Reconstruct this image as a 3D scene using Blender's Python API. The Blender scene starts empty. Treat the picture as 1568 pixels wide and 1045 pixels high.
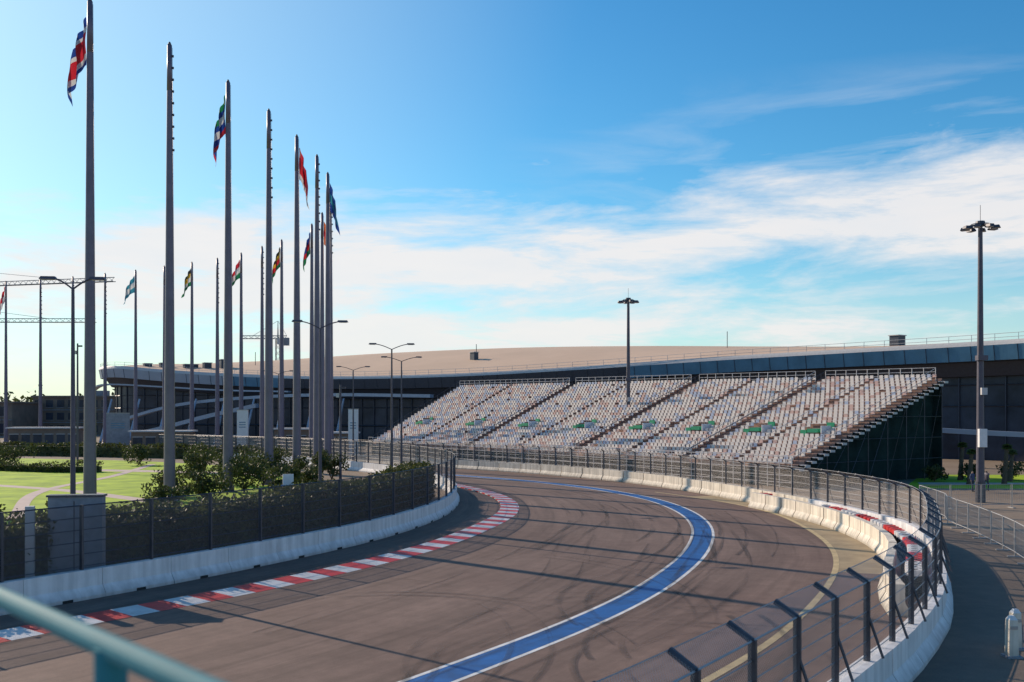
import bpy, math, random
import numpy as np
from mathutils import Vector, Matrix
random.seed(7); rng=np.random.default_rng(7)
S=bpy.context.scene
S.view_settings.view_transform='Standard'; S.view_settings.look='None'; S.view_settings.exposure=0

# ------------------------------------------------------------------ materials
def new_mat(name):
    m=bpy.data.materials.new(name); m.use_nodes=True
    nt=m.node_tree; b=nt.nodes['Principled BSDF']; return m,nt,b
def mat(name,col,rough=.7,metal=0,var=.15,scale=3.0,bump=0,col2=None,spec=.4,streak=0):
    m,nt,b=new_mat(name); N=nt.nodes; L=nt.links
    tc=N.new('ShaderNodeTexCoord'); no=N.new('ShaderNodeTexNoise'); no.inputs['Scale'].default_value=scale
    no.inputs['Detail'].default_value=6; no.inputs['Roughness'].default_value=.65
    L.new(tc.outputs['Object'],no.inputs['Vector'])
    cr=N.new('ShaderNodeValToRGB'); e=cr.color_ramp.elements
    c=np.array(col); c2=np.array(col2) if col2 is not None else c*(1+var)
    e[0].position=.3; e[1].position=.7
    e[0].color=(*(c*(1-var)),1); e[1].color=(*np.clip(c2,0,1),1)
    L.new(no.outputs['Fac'],cr.inputs['Fac']); out=cr.outputs['Color']
    if streak:   # vertical grime runs + darker towards the foot
        mp=N.new('ShaderNodeMapping'); mp.inputs['Scale'].default_value=(2.2,2.2,.18); L.new(tc.outputs['Object'],mp.inputs[0])
        n2=N.new('ShaderNodeTexNoise'); n2.inputs['Scale'].default_value=1.6; n2.inputs['Detail'].default_value=5; L.new(mp.outputs[0],n2.inputs['Vector'])
        mr=N.new('ShaderNodeMapRange'); mr.inputs[1].default_value=.35; mr.inputs[2].default_value=.65; mr.inputs[3].default_value=1-streak; mr.inputs[4].default_value=1.05; L.new(n2.outputs['Fac'],mr.inputs[0])
        sx=N.new('ShaderNodeSeparateXYZ'); L.new(tc.outputs['Object'],sx.inputs[0])
        m2=N.new('ShaderNodeMapRange'); m2.inputs[1].default_value=0; m2.inputs[2].default_value=.35; m2.inputs[3].default_value=.6; m2.inputs[4].default_value=1; L.new(sx.outputs[2],m2.inputs[0])
        mu=N.new('ShaderNodeMath'); mu.operation='MULTIPLY'; L.new(mr.outputs[0],mu.inputs[0]); L.new(m2.outputs[0],mu.inputs[1])
        vm=N.new('ShaderNodeVectorMath'); vm.operation='SCALE'; L.new(out,vm.inputs[0]); L.new(mu.outputs[0],vm.inputs['Scale']); out=vm.outputs[0]
    L.new(out,b.inputs['Base Color'])
    b.inputs['Roughness'].default_value=rough; b.inputs['Metallic'].default_value=metal
    b.inputs['Specular IOR Level'].default_value=spec
    if bump:
        bp=N.new('ShaderNodeBump'); bp.inputs['Strength'].default_value=bump; bp.inputs['Distance'].default_value=.02
        n2=N.new('ShaderNodeTexNoise'); n2.inputs['Scale'].default_value=scale*12; n2.inputs['Detail'].default_value=4
        L.new(tc.outputs['Object'],n2.inputs['Vector']); L.new(n2.outputs['Fac'],bp.inputs['Height']); L.new(bp.outputs['Normal'],b.inputs['Normal'])
    return m
def leafmat(name,a,b_,trans=.35):
    m,nt,b=new_mat(name); N=nt.nodes; L=nt.links
    tc=N.new('ShaderNodeTexCoord'); no=N.new('ShaderNodeTexNoise'); no.inputs['Scale'].default_value=1.3; no.inputs['Detail'].default_value=8
    no.inputs['Roughness'].default_value=.8
    L.new(tc.outputs['Object'],no.inputs['Vector'])
    cr=N.new('ShaderNodeValToRGB'); cr.color_ramp.elements[0].position=.35; cr.color_ramp.elements[1].position=.68
    cr.color_ramp.elements[0].color=(*a,1); cr.color_ramp.elements[1].color=(*b_,1)
    L.new(no.outputs['Fac'],cr.inputs['Fac']); L.new(cr.outputs['Color'],b.inputs['Base Color'])
    b.inputs['Roughness'].default_value=.6
    tr=N.new('ShaderNodeBsdfTranslucent'); L.new(cr.outputs['Color'],tr.inputs['Color'])
    mx=N.new('ShaderNodeMixShader'); mx.inputs[0].default_value=trans
    L.new(b.outputs[0],mx.inputs[1]); L.new(tr.outputs[0],mx.inputs[2]); L.new(mx.outputs[0],N['Material Output'].inputs[0])
    return m

def asphalt_mat(name,c1,c2,streak=True):
    m,nt,b=new_mat(name); N=nt.nodes; L=nt.links
    tc=N.new('ShaderNodeTexCoord')
    def noise(vec,sc,det=5,r=.6):
        n=N.new('ShaderNodeTexNoise'); n.inputs['Scale'].default_value=sc; n.inputs['Detail'].default_value=det; n.inputs['Roughness'].default_value=r
        L.new(vec,n.inputs['Vector']); return n.outputs['Fac']
    def mapr(v,a,b2,c,d):
        r=N.new('ShaderNodeMapRange'); L.new(v,r.inputs[0])
        for i,k in enumerate((a,b2,c,d)): r.inputs[i+1].default_value=k
        return r.outputs[0]
    big=noise(tc.outputs['Object'],.11,5); med=noise(tc.outputs['Object'],1.5,6,.7); fine=noise(tc.outputs['Object'],25,3,.7)
    cr=N.new('ShaderNodeMix'); cr.data_type='RGBA'; cr.inputs[6].default_value=(*c1,1); cr.inputs[7].default_value=(*c2,1)
    L.new(mapr(big,.3,.7,0,1),cr.inputs[0])
    def mul(a,b2):
        k=N.new('ShaderNodeMath'); k.operation='MULTIPLY'; L.new(a,k.inputs[0]); L.new(b2,k.inputs[1]); return k.outputs[0]
    f=mul(mapr(med,.25,.75,.80,1.16),mapr(fine,.2,.8,.8,1.2))
    if streak:
        mp=N.new('ShaderNodeMapping'); mp.inputs['Scale'].default_value=(1.0,.02,1); L.new(tc.outputs['UV'],mp.inputs['Vector'])
        st=noise(mp.outputs[0],1.1,6,.75)
        f=mul(f,mapr(st,.3,.62,.68,1.12))
        mp2=N.new('ShaderNodeMapping'); mp2.inputs['Scale'].default_value=(3.5,.05,1); mp2.inputs['Location'].default_value=(7,3,0); L.new(tc.outputs['UV'],mp2.inputs['Vector'])
        st2=noise(mp2.outputs[0],1.3,3,.6)
        f=mul(f,mapr(st2,.34,.46,.82,1.0))
    vm=N.new('ShaderNodeVectorMath'); vm.operation='SCALE'; L.new(cr.outputs[2],vm.inputs[0]); L.new(f,vm.inputs['Scale'])
    L.new(vm.outputs[0],b.inputs['Base Color']); b.inputs['Roughness'].default_value=.82; b.inputs['Specular IOR Level'].default_value=.22
    bp=N.new('ShaderNodeBump'); bp.inputs['Strength'].default_value=.25; bp.inputs['Distance'].default_value=.01
    L.new(fine,bp.inputs['Height']); L.new(bp.outputs[0],b.inputs['Normal'])
    return m
def chain_mat(name,col,pitch=.06,w=.12,metal=.4):
    m,nt,b=new_mat(name); N=nt.nodes; L=nt.links
    tc=N.new('ShaderNodeTexCoord'); sx=N.new('ShaderNodeSeparateXYZ'); L.new(tc.outputs['UV'],sx.inputs[0])
    def M(op,a,bb):
        k=N.new('ShaderNodeMath'); k.operation=op
        for i,x in enumerate((a,bb)):
            if x is None: continue
            if isinstance(x,(int,float)): k.inputs[i].default_value=x
            else: L.new(x,k.inputs[i])
        return k.outputs[0]
    a=M('ADD',sx.outputs[0],sx.outputs[1]); d=M('SUBTRACT',sx.outputs[0],sx.outputs[1])
    l1=M('LESS_THAN',M('FRACT',M('MULTIPLY',a,1/pitch),None),w); l2=M('LESS_THAN',M('FRACT',M('MULTIPLY',d,1/pitch),None),w)
    al=M('MAXIMUM',l1,l2); L.new(al,b.inputs['Alpha'])
    b.inputs['Base Color'].default_value=(*col,1); b.inputs['Roughness'].default_value=.5; b.inputs['Metallic'].default_value=metal
    return m

M_={}
M_['ground']=asphalt_mat('ground_paving',(.22,.165,.12),(.31,.235,.175),False)
M_['service']=asphalt_mat('service_road_asphalt',(.15,.115,.092),(.21,.165,.13),False)  # darker than the paving; tone stands in for shadow patches on the road
M_['track']=asphalt_mat('track_asphalt',(.162,.104,.084),(.215,.145,.117))
M_['runoff']=mat('runoff_asphalt',(.33,.25,.15),.85,var=.25,scale=.8)
M_['blue']=mat('blue_paint',(.003,.09,.30),.6,var=.3,scale=1.2)
M_['white']=mat('white_paint',(.66,.64,.62),.6,var=.25,scale=1.2)
M_['red']=mat('red_paint',(.66,.03,.03),.55,var=.25,scale=1.5)
M_['yellow']=mat('faded_yellow_paint',(.50,.38,.2),.7,var=.25,scale=2)
M_['concrete']=mat('concrete',(.24,.255,.29),.85,var=.2,scale=2,bump=.3)
M_['wallwhite']=mat('white_concrete',(.76,.75,.76),.75,var=.1,scale=1.1,bump=.2,streak=.18)
M_['wallcream']=mat('warm_white_concrete',(.76,.68,.57),.8,var=.15,scale=1.0,bump=.2,streak=.3)  # warmer tone than the plain white concrete
M_['steel']=mat('galvanised_steel',(.36,.35,.35),.5,.4,var=.15)
M_['darksteel']=mat('dark_steel',(.085,.085,.10),.5,.4,var=.2)
M_['pole']=mat('flagpole_paint',(.165,.14,.19),.45,.15,var=.15,scale=.8)
M_['lamp']=mat('lamp_paint',(.10,.09,.115),.5,.3,var=.15)
M_['black']=mat('black_rubber',(.02,.02,.022),.8,var=.3)
M_['chain']=chain_mat('chain_link',(.42,.38,.36),.07,.14,.1)
M_['chaind']=chain_mat('dense_mesh',(.12,.12,.14),.06,.20)
M_['lawn']=mat('lawn_grass',(.24,.38,.010),.9,var=.3,scale=.35,bump=.6,col2=(.50,.64,.02))
M_['path']=mat('path_paving',(.55,.42,.37),.85,var=.12,scale=1)
M_['leafd']=leafmat('hedge_leaf',(.022,.032,.012),(.115,.125,.025),.35)
M_['leafb']=leafmat('shrub_leaf',(.018,.034,.012),(.10,.115,.028),.35)
M_['leafp']=leafmat('palm_leaf',(.06,.09,.02),(.18,.20,.05),.35)
M_['bark']=mat('bark',(.11,.08,.055),.95,var=.3,scale=6,bump=.6)
M_['roof']=mat('roof_membrane',(.62,.43,.30),.85,var=.08,scale=.06)
M_['fascia']=mat('fascia_metal',(.09,.22,.35),.4,.2,var=.2,scale=.3)
M_['fascial']=mat('fascia_light_metal',(.30,.36,.46),.4,.2,var=.1,scale=.3)
M_['glass']=mat('dark_glass',(.035,.042,.062),.35,.0,var=.5,scale=.25,spec=.3)
M_['mull']=mat('mullion',(.05,.058,.082),.5,.3)
M_['pale']=mat('pale_panel',(.52,.50,.50),.6,var=.1)
M_['banner']=mat('white_banner',(.72,.70,.70),.6,var=.08)
M_['green']=mat('green_canvas',(.01,.28,.14),.7,var=.2)
M_['dgreen']=mat('dark_netting',(.018,.034,.034),.95,var=.5,scale=.5,spec=.05)
M_['teal']=mat('teal_painted_steel',(.035,.20,.24),.7,.0,var=.12,spec=.2)
M_['seatw']=mat('seat_white',(.70,.63,.58),.5,var=.08)
M_['seatb']=mat('seat_pale_blue',(.42,.46,.56),.5,var=.08)
M_['seatp']=mat('seat_dusty_pink',(.58,.40,.35),.5,var=.1)
M_['deck']=mat('timber_deck',(.38,.24,.19),.85,var=.2,scale=.6)
M_['crane']=mat('crane_paint',(.30,.31,.30),.6,var=.1)
M_['brown']=mat('brown_render',(.20,.15,.12),.85,var=.25,scale=.3)
M_['skin']=mat('skin',(.45,.27,.19),.6)
M_['jacket']=mat('jacket_cloth',(.05,.07,.14),.8)
M_['jeans']=mat('jeans_cloth',(.04,.05,.08),.85)
M_['hair']=mat('hair',(.02,.015,.012),.7)

# ------------------------------------------------------------------ mesh builder
class MB:
    def __init__(s): s.V=[];s.F=[];s.M=[];s.mats=[];s.uv={}
    def mi(s,k):
        if k not in s.mats: s.mats.append(k)
        return s.mats.index(k)
    def face(s,pts,k,uv=None):
        n=len(s.V); s.V+= [tuple(p) for p in pts]; s.F.append(tuple(range(n,n+len(pts)))); s.M.append(s.mi(k))
        if uv: s.uv[len(s.F)-1]=uv
    def hexa(s,b,t,k):
        n=len(s.V); s.V+=[tuple(p) for p in b]+[tuple(p) for p in t]; m=s.mi(k)
        for f in ((3,2,1,0),(4,5,6,7),(0,1,5,4),(1,2,6,5),(2,3,7,6),(3,0,4,7)):
            s.F.append(tuple(n+i for i in f)); s.M.append(m)
    def box(s,c,sz,k,rz=0,top=1.0):
        cx,cy,cz=c; a,b,h=sz[0]/2,sz[1]/2,sz[2]/2; cs,sn=math.cos(rz),math.sin(rz)
        def q(f): return [(cx+x*cs-y*sn,cy+x*sn+y*cs) for x,y in ((-a*f,-b*f),(a*f,-b*f),(a*f,b*f),(-a*f,b*f))]
        s.hexa([(x,y,cz-h) for x,y in q(1)],[(x,y,cz+h) for x,y in q(top)],k)
    def tube(s,p1,p2,r1,k,r2=None,n=8,cap=True):
        p1=Vector(p1);p2=Vector(p2); r2=r1 if r2 is None else r2
        d=(p2-p1)
        if d.length<1e-6: return
        d.normalize(); a=Vector((0,0,1)) if abs(d.z)<.9 else Vector((1,0,0)); u=d.cross(a).normalized(); v=d.cross(u)
        b=len(s.V); m=s.mi(k)
        for p,r in ((p1,r1),(p2,r2)):
            for i in range(n):
                t=2*math.pi*i/n; s.V.append(tuple(p+u*r*math.cos(t)+v*r*math.sin(t)))
        for i in range(n):
            j=(i+1)%n; s.F.append((b+i,b+n+i,b+n+j,b+j)); s.M.append(m)
        if cap:
            s.F.append(tuple(b+i for i in range(n))); s.M.append(m); s.F.append(tuple(b+n+i for i in reversed(range(n)))); s.M.append(m)
    def quads(s,A,k): # A: N,4,3 numpy
        b=len(s.V); m=s.mi(k); s.V+= [tuple(p) for p in A.reshape(-1,3)]
        for i in range(len(A)): s.F.append((b+4*i,b+4*i+1,b+4*i+2,b+4*i+3)); s.M.append(m)
    def build(s,name,smooth=False,parent=None,loc=None):
        me=bpy.data.meshes.new(name); me.from_pydata(s.V,[],s.F)
        for k in s.mats: me.materials.append(M_[k])
        me.polygons.foreach_set('material_index',s.M)
        if s.uv:
            ul=me.uv_layers.new(name='UVMap')
            for fi,uv in s.uv.items():
                for li,c in zip(me.polygons[fi].loop_indices,uv): ul.data[li].uv=c
        if smooth: me.polygons.foreach_set('use_smooth',[True]*len(me.polygons))
        me.update(); o=bpy.data.objects.new(name,me); S.collection.objects.link(o)
        if parent: o.parent=parent
        if loc: o.location=loc
        return o

# ------------------------------------------------------------------ curves
def catmull(P,n=12):
    P=[np.array(p,float) for p in P]; P=[2*P[0]-P[1]]+P+[2*P[-1]-P[-2]]; out=[]
    for i in range(1,len(P)-2):
        a,b,c,d=P[i-1:i+3]
        for j in range(n):
            t=j/n; out.append(.5*((2*b)+(c-a)*t+(2*a-5*b+4*c-d)*t*t+(3*b-a-3*c+d)*t**3))
    out.append(P[-2]); return np.array(out)
def smooth(C,k=2,it=1):
    C=C.copy()
    for _ in range(it): C[1:-1]=(C[:-2]+2*C[1:-1]+C[2:])/4
    return C
def resample(C,step=None,n=None):
    d=np.r_[0,np.cumsum(np.linalg.norm(np.diff(C,axis=0),axis=1))]
    n=n or max(2,int(round(d[-1]/step))+1); t=np.linspace(0,d[-1],n)
    return np.stack([np.interp(t,d,C[:,i]) for i in range(C.shape[1])],1)
def normals(C):
    T=np.gradient(C,axis=0); T/=np.linalg.norm(T,axis=1)[:,None]; return np.stack([T[:,1],-T[:,0]],1) # right side
def offset(C,d): return C+normals(C)*d

Lw=resample(smooth(resample(catmull([(-36,3),(-30,11),(-25,18.5),(-21,24.5),(-18.5,28.7),(-16.4,31.95),(-14.9,34.6),(-13.1,37.4),(-10.9,41.6),(-9.1,45.4),(-7.06,50.3),(-5.35,56.6),(-4.3,63.1),(-4.1,71.8),(-5.1,81.2),(-8.06,91.7),(-12,100.5),(-16.6,108),(-24,118),(-34,128.5),(-50,141)]),1.),it=6),.5)
Kb=resample(smooth(resample(catmull([(-26,12),(-20.5,19.5),(-17.5,24),(-14.7,28.5),(-13,31.2),(-11.4,33.4),(-8.7,37.6),(-5.77,43.1),(-3.35,49.2),(-1.5,56.3),(-.3,63.1),(-.2,69.8),(-1.05,76.2),(-2.7,81.9),(-4.9,87.4),(-7.4,93)]),1.),it=4),.5)
Bl=resample(smooth(resample(catmull([(-13,9),(-9,14.3),(-6.2,18),(-3.9,21.1),(-2.0,23.9),(-.42,26.4),(1.47,29.4),(3.9,33.9),(5.95,38.6),(8.2,45),(10,52.1),(10.95,58.3),(11.2,64.7),(10.6,71.8),(9,78.2),(6.4,84.7),(2.5,91.3),(-2.6,97.7),(-9,104.5),(-18,114),(-30,125)]),1.),it=5),.5)
Ye=resample(smooth(resample(catmull([(-5,11),(-1.5,15.5),(1,18.8),(3,21.5),(4.6,23.9),(5.9,25.8),(8,29.3),(11.2,35.8),(13.7,42),(15.4,48.3),(16.4,55.7),(16.7,62.7),(15.9,68.6),(14.2,74),(11.5,80)]),1.),it=4),.5)
Fn=resample(smooth(resample(catmull([(-9,.5),(-5.5,4.3),(-2.8,7.3),(-.6,10),(1.4,12.6),(2.9,14.8),(4.2,16.7),(5.6,18.8),(6.9,20.6),(8.2,22.5),(9.5,24.4),(11.2,27.2),(12.9,30.2),(14.3,33.2),(15.8,36.8),(17.3,40.6),(18.8,45.0),(19.7,50),(19.6,56),(18.5,64),(16.2,75),(12.8,86),(8,95.6),(1.5,104.6),(-5.5,112),(-13,119),(-22,128),(-33,138.5),(-48,151)]),1.),it=3),.5)
Rw=resample(smooth(resample(catmull([(12.3,31.5),(13.0,34.5),(14.5,38.2),(16.3,42.7),(17.6,48.6),(18.0,55.5),(17.4,62.5),(16.3,67.5)]),1.),it=3),.5)

# ------------------------------------------------------------------ ground & sheets
b=MB(); b.face([(-3000,-600,0),(3000,-600,0),(3000,4000,0),(-3000,4000,0)],'ground'); b.build('ground')
def strip(b,A,B,z,k,uvw=None):
    n=len(A); d=0
    for i in range(n-1):
        s=np.linalg.norm(A[i+1]-A[i]); w0=np.linalg.norm(B[i]-A[i]); w1=np.linalg.norm(B[i+1]-A[i+1])
        b.face([(*A[i],z),(*B[i],z),(*B[i+1],z),(*A[i+1],z)],k,[(0,d),(uvw or w0,d),(uvw or w1,d+s),(0,d+s)]); d+=s
b=MB(); n=260
A=resample(Lw,n=n);B=resample(Fn,n=n)
strip(b,A,B,.004,'track',14); b.build('race_track')
b=MB(); fs=resample(Fn[Fn[:,1]<88],1.); strip(b,offset(fs,.3),offset(fs,4.6),.004,'service'); b.build('service_road')
def band(C,w): return offset(C,-w/2),offset(C,w/2)
b=MB(); strip(b,*band(Bl,.92),.010,'blue'); b.build('blue_track_line')
b=MB()
for s in (-1,1):
    c=offset(Bl,s*.54); strip(b,*band(c,.14),.010,'white')
b.build('white_edge_line')
b=MB(); strip(b,*band(Ye,.24),.012,'yellow'); b.build('yellow_track_line')
b=MB(); ysel=Ye[(Ye[:,1]>40)&(Ye[:,1]<76)]; ysel=resample(ysel,n=60)
fo=[]
for p in ysel:
    R=np.vstack([Rw[Rw[:,1]<66],Fn[Fn[:,1]>66]]); fo.append(R[np.argmin(np.linalg.norm(R-p,axis=1))])
strip(b,ysel,smooth(np.array(fo),it=3),.008,'runoff'); b.build('runoff_area')
b=MB(); kc=resample(Kb,1.0); a0,b0=band(kc,1.25)
for i in range(len(kc)-1):
    k='red' if i%2 else 'white'
    hh=.06
    b.face([(*a0[i],hh+.02),(*b0[i],.012),(*b0[i+1],.012),(*a0[i+1],hh+.02)],k)
    b.face([(*a0[i],0),(*a0[i],hh+.02),(*a0[i+1],hh+.02),(*a0[i+1],0)],k)
b.build('track_kerb')
# tyre marks
m,nt,bs=new_mat('tyre_rubber_marks'); N=nt.nodes;Lk=nt.links
tc=N.new('ShaderNodeTexCoord'); mp=N.new('ShaderNodeMapping'); mp.inputs['Scale'].default_value=(2,.12,1)
no=N.new('ShaderNodeTexNoise'); no.inputs['Scale'].default_value=1.5; no.inputs['Detail'].default_value=5
mr=N.new('ShaderNodeMapRange'); mr.inputs[1].default_value=.44; mr.inputs[2].default_value=.76; mr.inputs[4].default_value=.58
Lk.new(tc.outputs['UV'],mp.inputs[0]);Lk.new(mp.outputs[0],no.inputs['Vector']);Lk.new(no.outputs['Fac'],mr.inputs[0]);Lk.new(mr.outputs[0],bs.inputs['Alpha'])
bs.inputs['Base Color'].default_value=(.035,.028,.026,1); bs.inputs['Roughness'].default_value=.7; M_['rubber']=m
b=MB(); z=.0145
for i in range(18):
    C=resample(Bl[(Bl[:,1]>14)],.5); i0=random.randint(0,110); ln=random.randint(25,90)
    C=C[i0:i0+ln]
    if len(C)<10: continue
    t=np.linspace(0,1,len(C)); o0=random.uniform(-8.5,2.5); o1=o0+random.uniform(-3,3)
    off=o0+(o1-o0)*t+random.uniform(-.6,.6)*np.sin(t*6)
    nn=normals(C); C1=C+nn*off[:,None]
    C1=smooth(C1,it=6)
    for dd in ((0,1.5) if random.random()<.5 else (0,)):
        cc=offset(C1,dd); w=random.uniform(.12,.34)
        A1,B1=band(cc,w); strip(b,A1,B1,z,'rubber',w); z+=.0004
        for fi in range(len(b.F)-len(cc)+1,len(b.F)): b.uv[fi]=[(u+i*3.7,v) for u,v in b.uv[fi]]
for (cx,cy,r,a0_,a1_) in ((3.5,23.5,5.5,60,200),(5.5,22.5,5.8,70,190),(1.5,27,6,-10,110),(8.5,33,6,80,200),(-3,34,9,-60,60),(7,27,4,40,190),(0,30,7,-80,10),(-4,26,7,10,120),(6,25,3.2,50,200),(4.5,26,6.5,90,190),(-8,28,8,-30,70)):
    t=np.radians(np.linspace(a0_,a1_,50)); C=np.stack([cx+r*np.cos(t),cy+r*np.sin(t)*1.3],1)
    w=random.uniform(.14,.3)
    for dd in (0,random.uniform(.5,1.3)):
        cc=offset(C,dd); A1,B1=band(cc,w); q0=len(b.F); strip(b,A1,B1,z,'rubber',w); z+=.0004
        for fi in range(q0,len(b.F)): b.uv[fi]=[(u+cx*9.1,v+cy) for u,v in b.uv[fi]]
b.build('tyre_marks')

# lawn and paths
b=MB(); pts=catmull([(-24,40),(-19.5,50),(-16.5,60),(-15,70),(-15,80),(-18,92),(-25,106),(-38,122),(-58,134),(-95,144),(-150,152)],8)
far=np.stack([np.linspace(-60,-190,len(pts)),np.linspace(36,80,len(pts))],1)
strip(b,far,pts,.006,'lawn'); b.build('lawn')
b=MB()
for cpts,w,z in (([(-24,70),(-40,84),(-58,90),(-120,94)],1.4,.010),([(-20,100),(-40,108),(-62,111),(-140,113)],3.0,.014),([(-30,60),(-38,80),(-40,100),(-44,122)],.9,.018)):
    C=resample(catmull(cpts),1.); strip(b,*band(C,w),z,'path')
b.build('garden_path')

# ------------------------------------------------------------------ walls & fences
def wall(name,C,step,k,h=1.0,tb=.34,tt=.16,gap=.03,drain=None):
    C=resample(C,step); b=MB()
    for i in range(len(C)-1):
        p,q=C[i],C[i+1]; d=(q-p)/np.linalg.norm(q-p); nrm=np.array([d[1],-d[0]]); p=p+d*gap/2; q=q-d*gap/2
        jit=random.uniform(-.012,.012) if gap>.02 else 0
        p=p+nrm*random.uniform(-1,1)*gap*.25
        prof=[(-tb,0),(-tb,.12),(-tt,.42),(-tt,h+jit),(tt,h+jit),(tt,.42),(tb,.12),(tb,0)]
        n0=len(b.V)
        for e in (p,q):
            for o,zz in prof: b.V.append((*(e+nrm*o),zz))
        mi=b.mi(k)
        for j in range(8):
            j2=(j+1)%8; b.F.append((n0+j,n0+j2,n0+8+j2,n0+8+j)); b.M.append(mi)
        b.F.append(tuple(n0+j for j in reversed(range(8)))); b.M.append(mi); b.F.append(tuple(n0+8+j for j in range(8))); b.M.append(mi)
        if drain:
            mid=(p+q)/2+nrm*(drain*(tb+.004)); b.box((*mid,.05),(.4,.01,.1),'black',math.atan2(d[1],d[0]))
    return b.build(name)
wall('concrete_barrier_wall',Lw,3.0,'wallwhite',h=1.0,gap=.02,drain=1)
wall('concrete_barrier_wall',Fn[Fn[:,1]>62],3.4,'wallcream',h=1.0,gap=.12)
wall('concrete_barrier_wall',Fn[Fn[:,1]<=62.5],2.6,'wallwhite',h=1.0,tb=.4,tt=.2,gap=.04)
wall('concrete_barrier_wall',Rw,2.2,'wallcream',h=1.0,gap=.10)
def fence(name,C,z0,z1,step,kmesh,bend=0,bendl=.5,post='darksteel',pr=.05,cables=5,side=0,cab='darksteel'):
    C=offset(C,side); P=resample(C,step); nP=normals(P); b=MB()
    for i in range(len(P)):
        x,y=P[i]; rz=math.atan2(nP[i][1],nP[i][0])
        b.box((x,y,(z0+z1)/2-.2),(pr*2.4,pr*1.5,z1-z0+.4),post,rz)
        if bend:
            q=P[i]+nP[i]*bend*bendl; b.tube((x,y,z1-.02),(*q,z1+bendl*.55),pr*1.1,post,n=6)
            b.tube((*(P[i]-nP[i]*bend*.35),z0+.1),(x,y,z0+1.1),pr*.6,post,n=5)
    R=resample(C,1.0); d=0; nR=normals(R)
    for i in range(len(R)-1):
        s=np.linalg.norm(R[i+1]-R[i])
        b.face([(*R[i],z0),(*R[i+1],z0),(*R[i+1],z1),(*R[i],z1)],kmesh,[(d,z0),(d+s,z0),(d+s,z1),(d,z1)]); 
        if bend:
            a=R[i]+nR[i]*bend*bendl; c=R[i+1]+nR[i+1]*bend*bendl; zz=z1+bendl*.55
            b.face([(*R[i],z1),(*R[i+1],z1),(*c,zz),(*a,zz)],kmesh,[(d,z1),(d+s,z1),(d+s,z1+.6),(d,z1+.6)])
            b.tube((*a,zz),(*c,zz),.012,cab,n=4,cap=False)
        d+=s
        for j in range(cables):
            zz=z0+.12+(z1-z0-.14)*j/(cables-1)
            b.tube((*R[i],zz),(*R[i+1],zz),.014 if j<cables-1 else .022,cab,n=4,cap=False)
    return b.build(name)
fence('catch_fence',Lw,1.0,3.25,2.9,'chaind',bend=0,pr=.055,cables=6,side=-.03)
fence('catch_fence',Fn[Fn[:,1]>62],.95,2.75,2.6,'chain',bend=-1,bendl=.3,pr=.045,cables=5,cab='steel')
fence('catch_fence',Fn[Fn[:,1]<=62.5],1.0,2.75,2.25,'chain',bend=-1,bendl=.42,pr=.055,cables=6,cab='steel')
b=MB(); T=resample(offset(Rw[Rw[:,1]>35],.85),.62)
for i,(x,y) in enumerate(T):
    if np.min(np.linalg.norm(Fn-np.array([x,y]),axis=1))<.65: continue
    for lv in range(4):
        kk=('red' if (i//4)%2 else 'wallwhite') if lv==3 or (lv==1 and i%3) else 'black'
        b.tube((x,y,.04+lv*.23),(x,y,.25+lv*.23),.29,kk,n=12)
        b.tube((x,y,.25+lv*.23),(x,y,.252+lv*.23),.15,'black',n=10)
b.build('tyre_barrier')

# ------------------------------------------------------------------ foliage
def leaves(b,P,size,k,flat=.0):
    n=len(P); u=rng.normal(size=(n,3)); u/=np.linalg.norm(u,axis=1)[:,None]; w=rng.normal(size=(n,3)); v=np.cross(u,w); v/=np.linalg.norm(v,axis=1)[:,None]
    s=size*rng.uniform(.6,1.3,(n,1)); u=u*s; v=v*s*.6
    b.quads(np.stack([P-u,P-v,P+u,P+v],1),k)
def hedge(hc,hh,wd,n,size=.10):
    R=resample(hc,2.); nR=normals(R); b=MB()
    for i in range(len(R)-1):
        a=[R[i]-nR[i]*(wd-.15),R[i]+nR[i]*(wd-.15),R[i+1]+nR[i+1]*(wd-.15),R[i+1]-nR[i+1]*(wd-.15)]
        b.hexa([(*p,0) for p in a],[(*p,hh-.3) for p in a],'leafd')
    R=resample(hc,.25);nR=normals(R); idx=rng.integers(0,len(R),n); P=np.zeros((n,3))
    side=rng.random(n); off=np.where(side<.45,rng.normal(wd,.10,n),np.where(side<.6,rng.normal(-wd,.08,n),rng.uniform(-wd,wd,n)))
    lump=hh+.14*np.sin(idx*.11)+.10*np.sin(idx*.37+1)+.07*np.sin(idx*.9)
    off=off+.12*np.sin(idx*.23+P[:,2])*np.sign(off)*(side<.6)
    zz=np.where(side<.6,rng.uniform(0.05,1,n)*lump,lump+rng.normal(-.05,.13,n))
    P[:,:2]=R[idx]+nR[idx]*off[:,None]+rng.normal(0,.06,(n,2)); P[:,2]=zz
    leaves(b,P,size,'leafd'); b.build('hedge')
hc=offset(Lw,-2.9); hedge(hc[(hc[:,1]>22)&(hc[:,1]<76)],2.5,1.05,42000)
hedge(catmull([(-22,118),(-34,130),(-52,140),(-80,148),(-130,152)]),1.7,1.2,12000,.22)
hedge(catmull([(-62,112.5),(-50,106.5),(-44,106.5)]),.9,.6,3000,.12)
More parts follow.
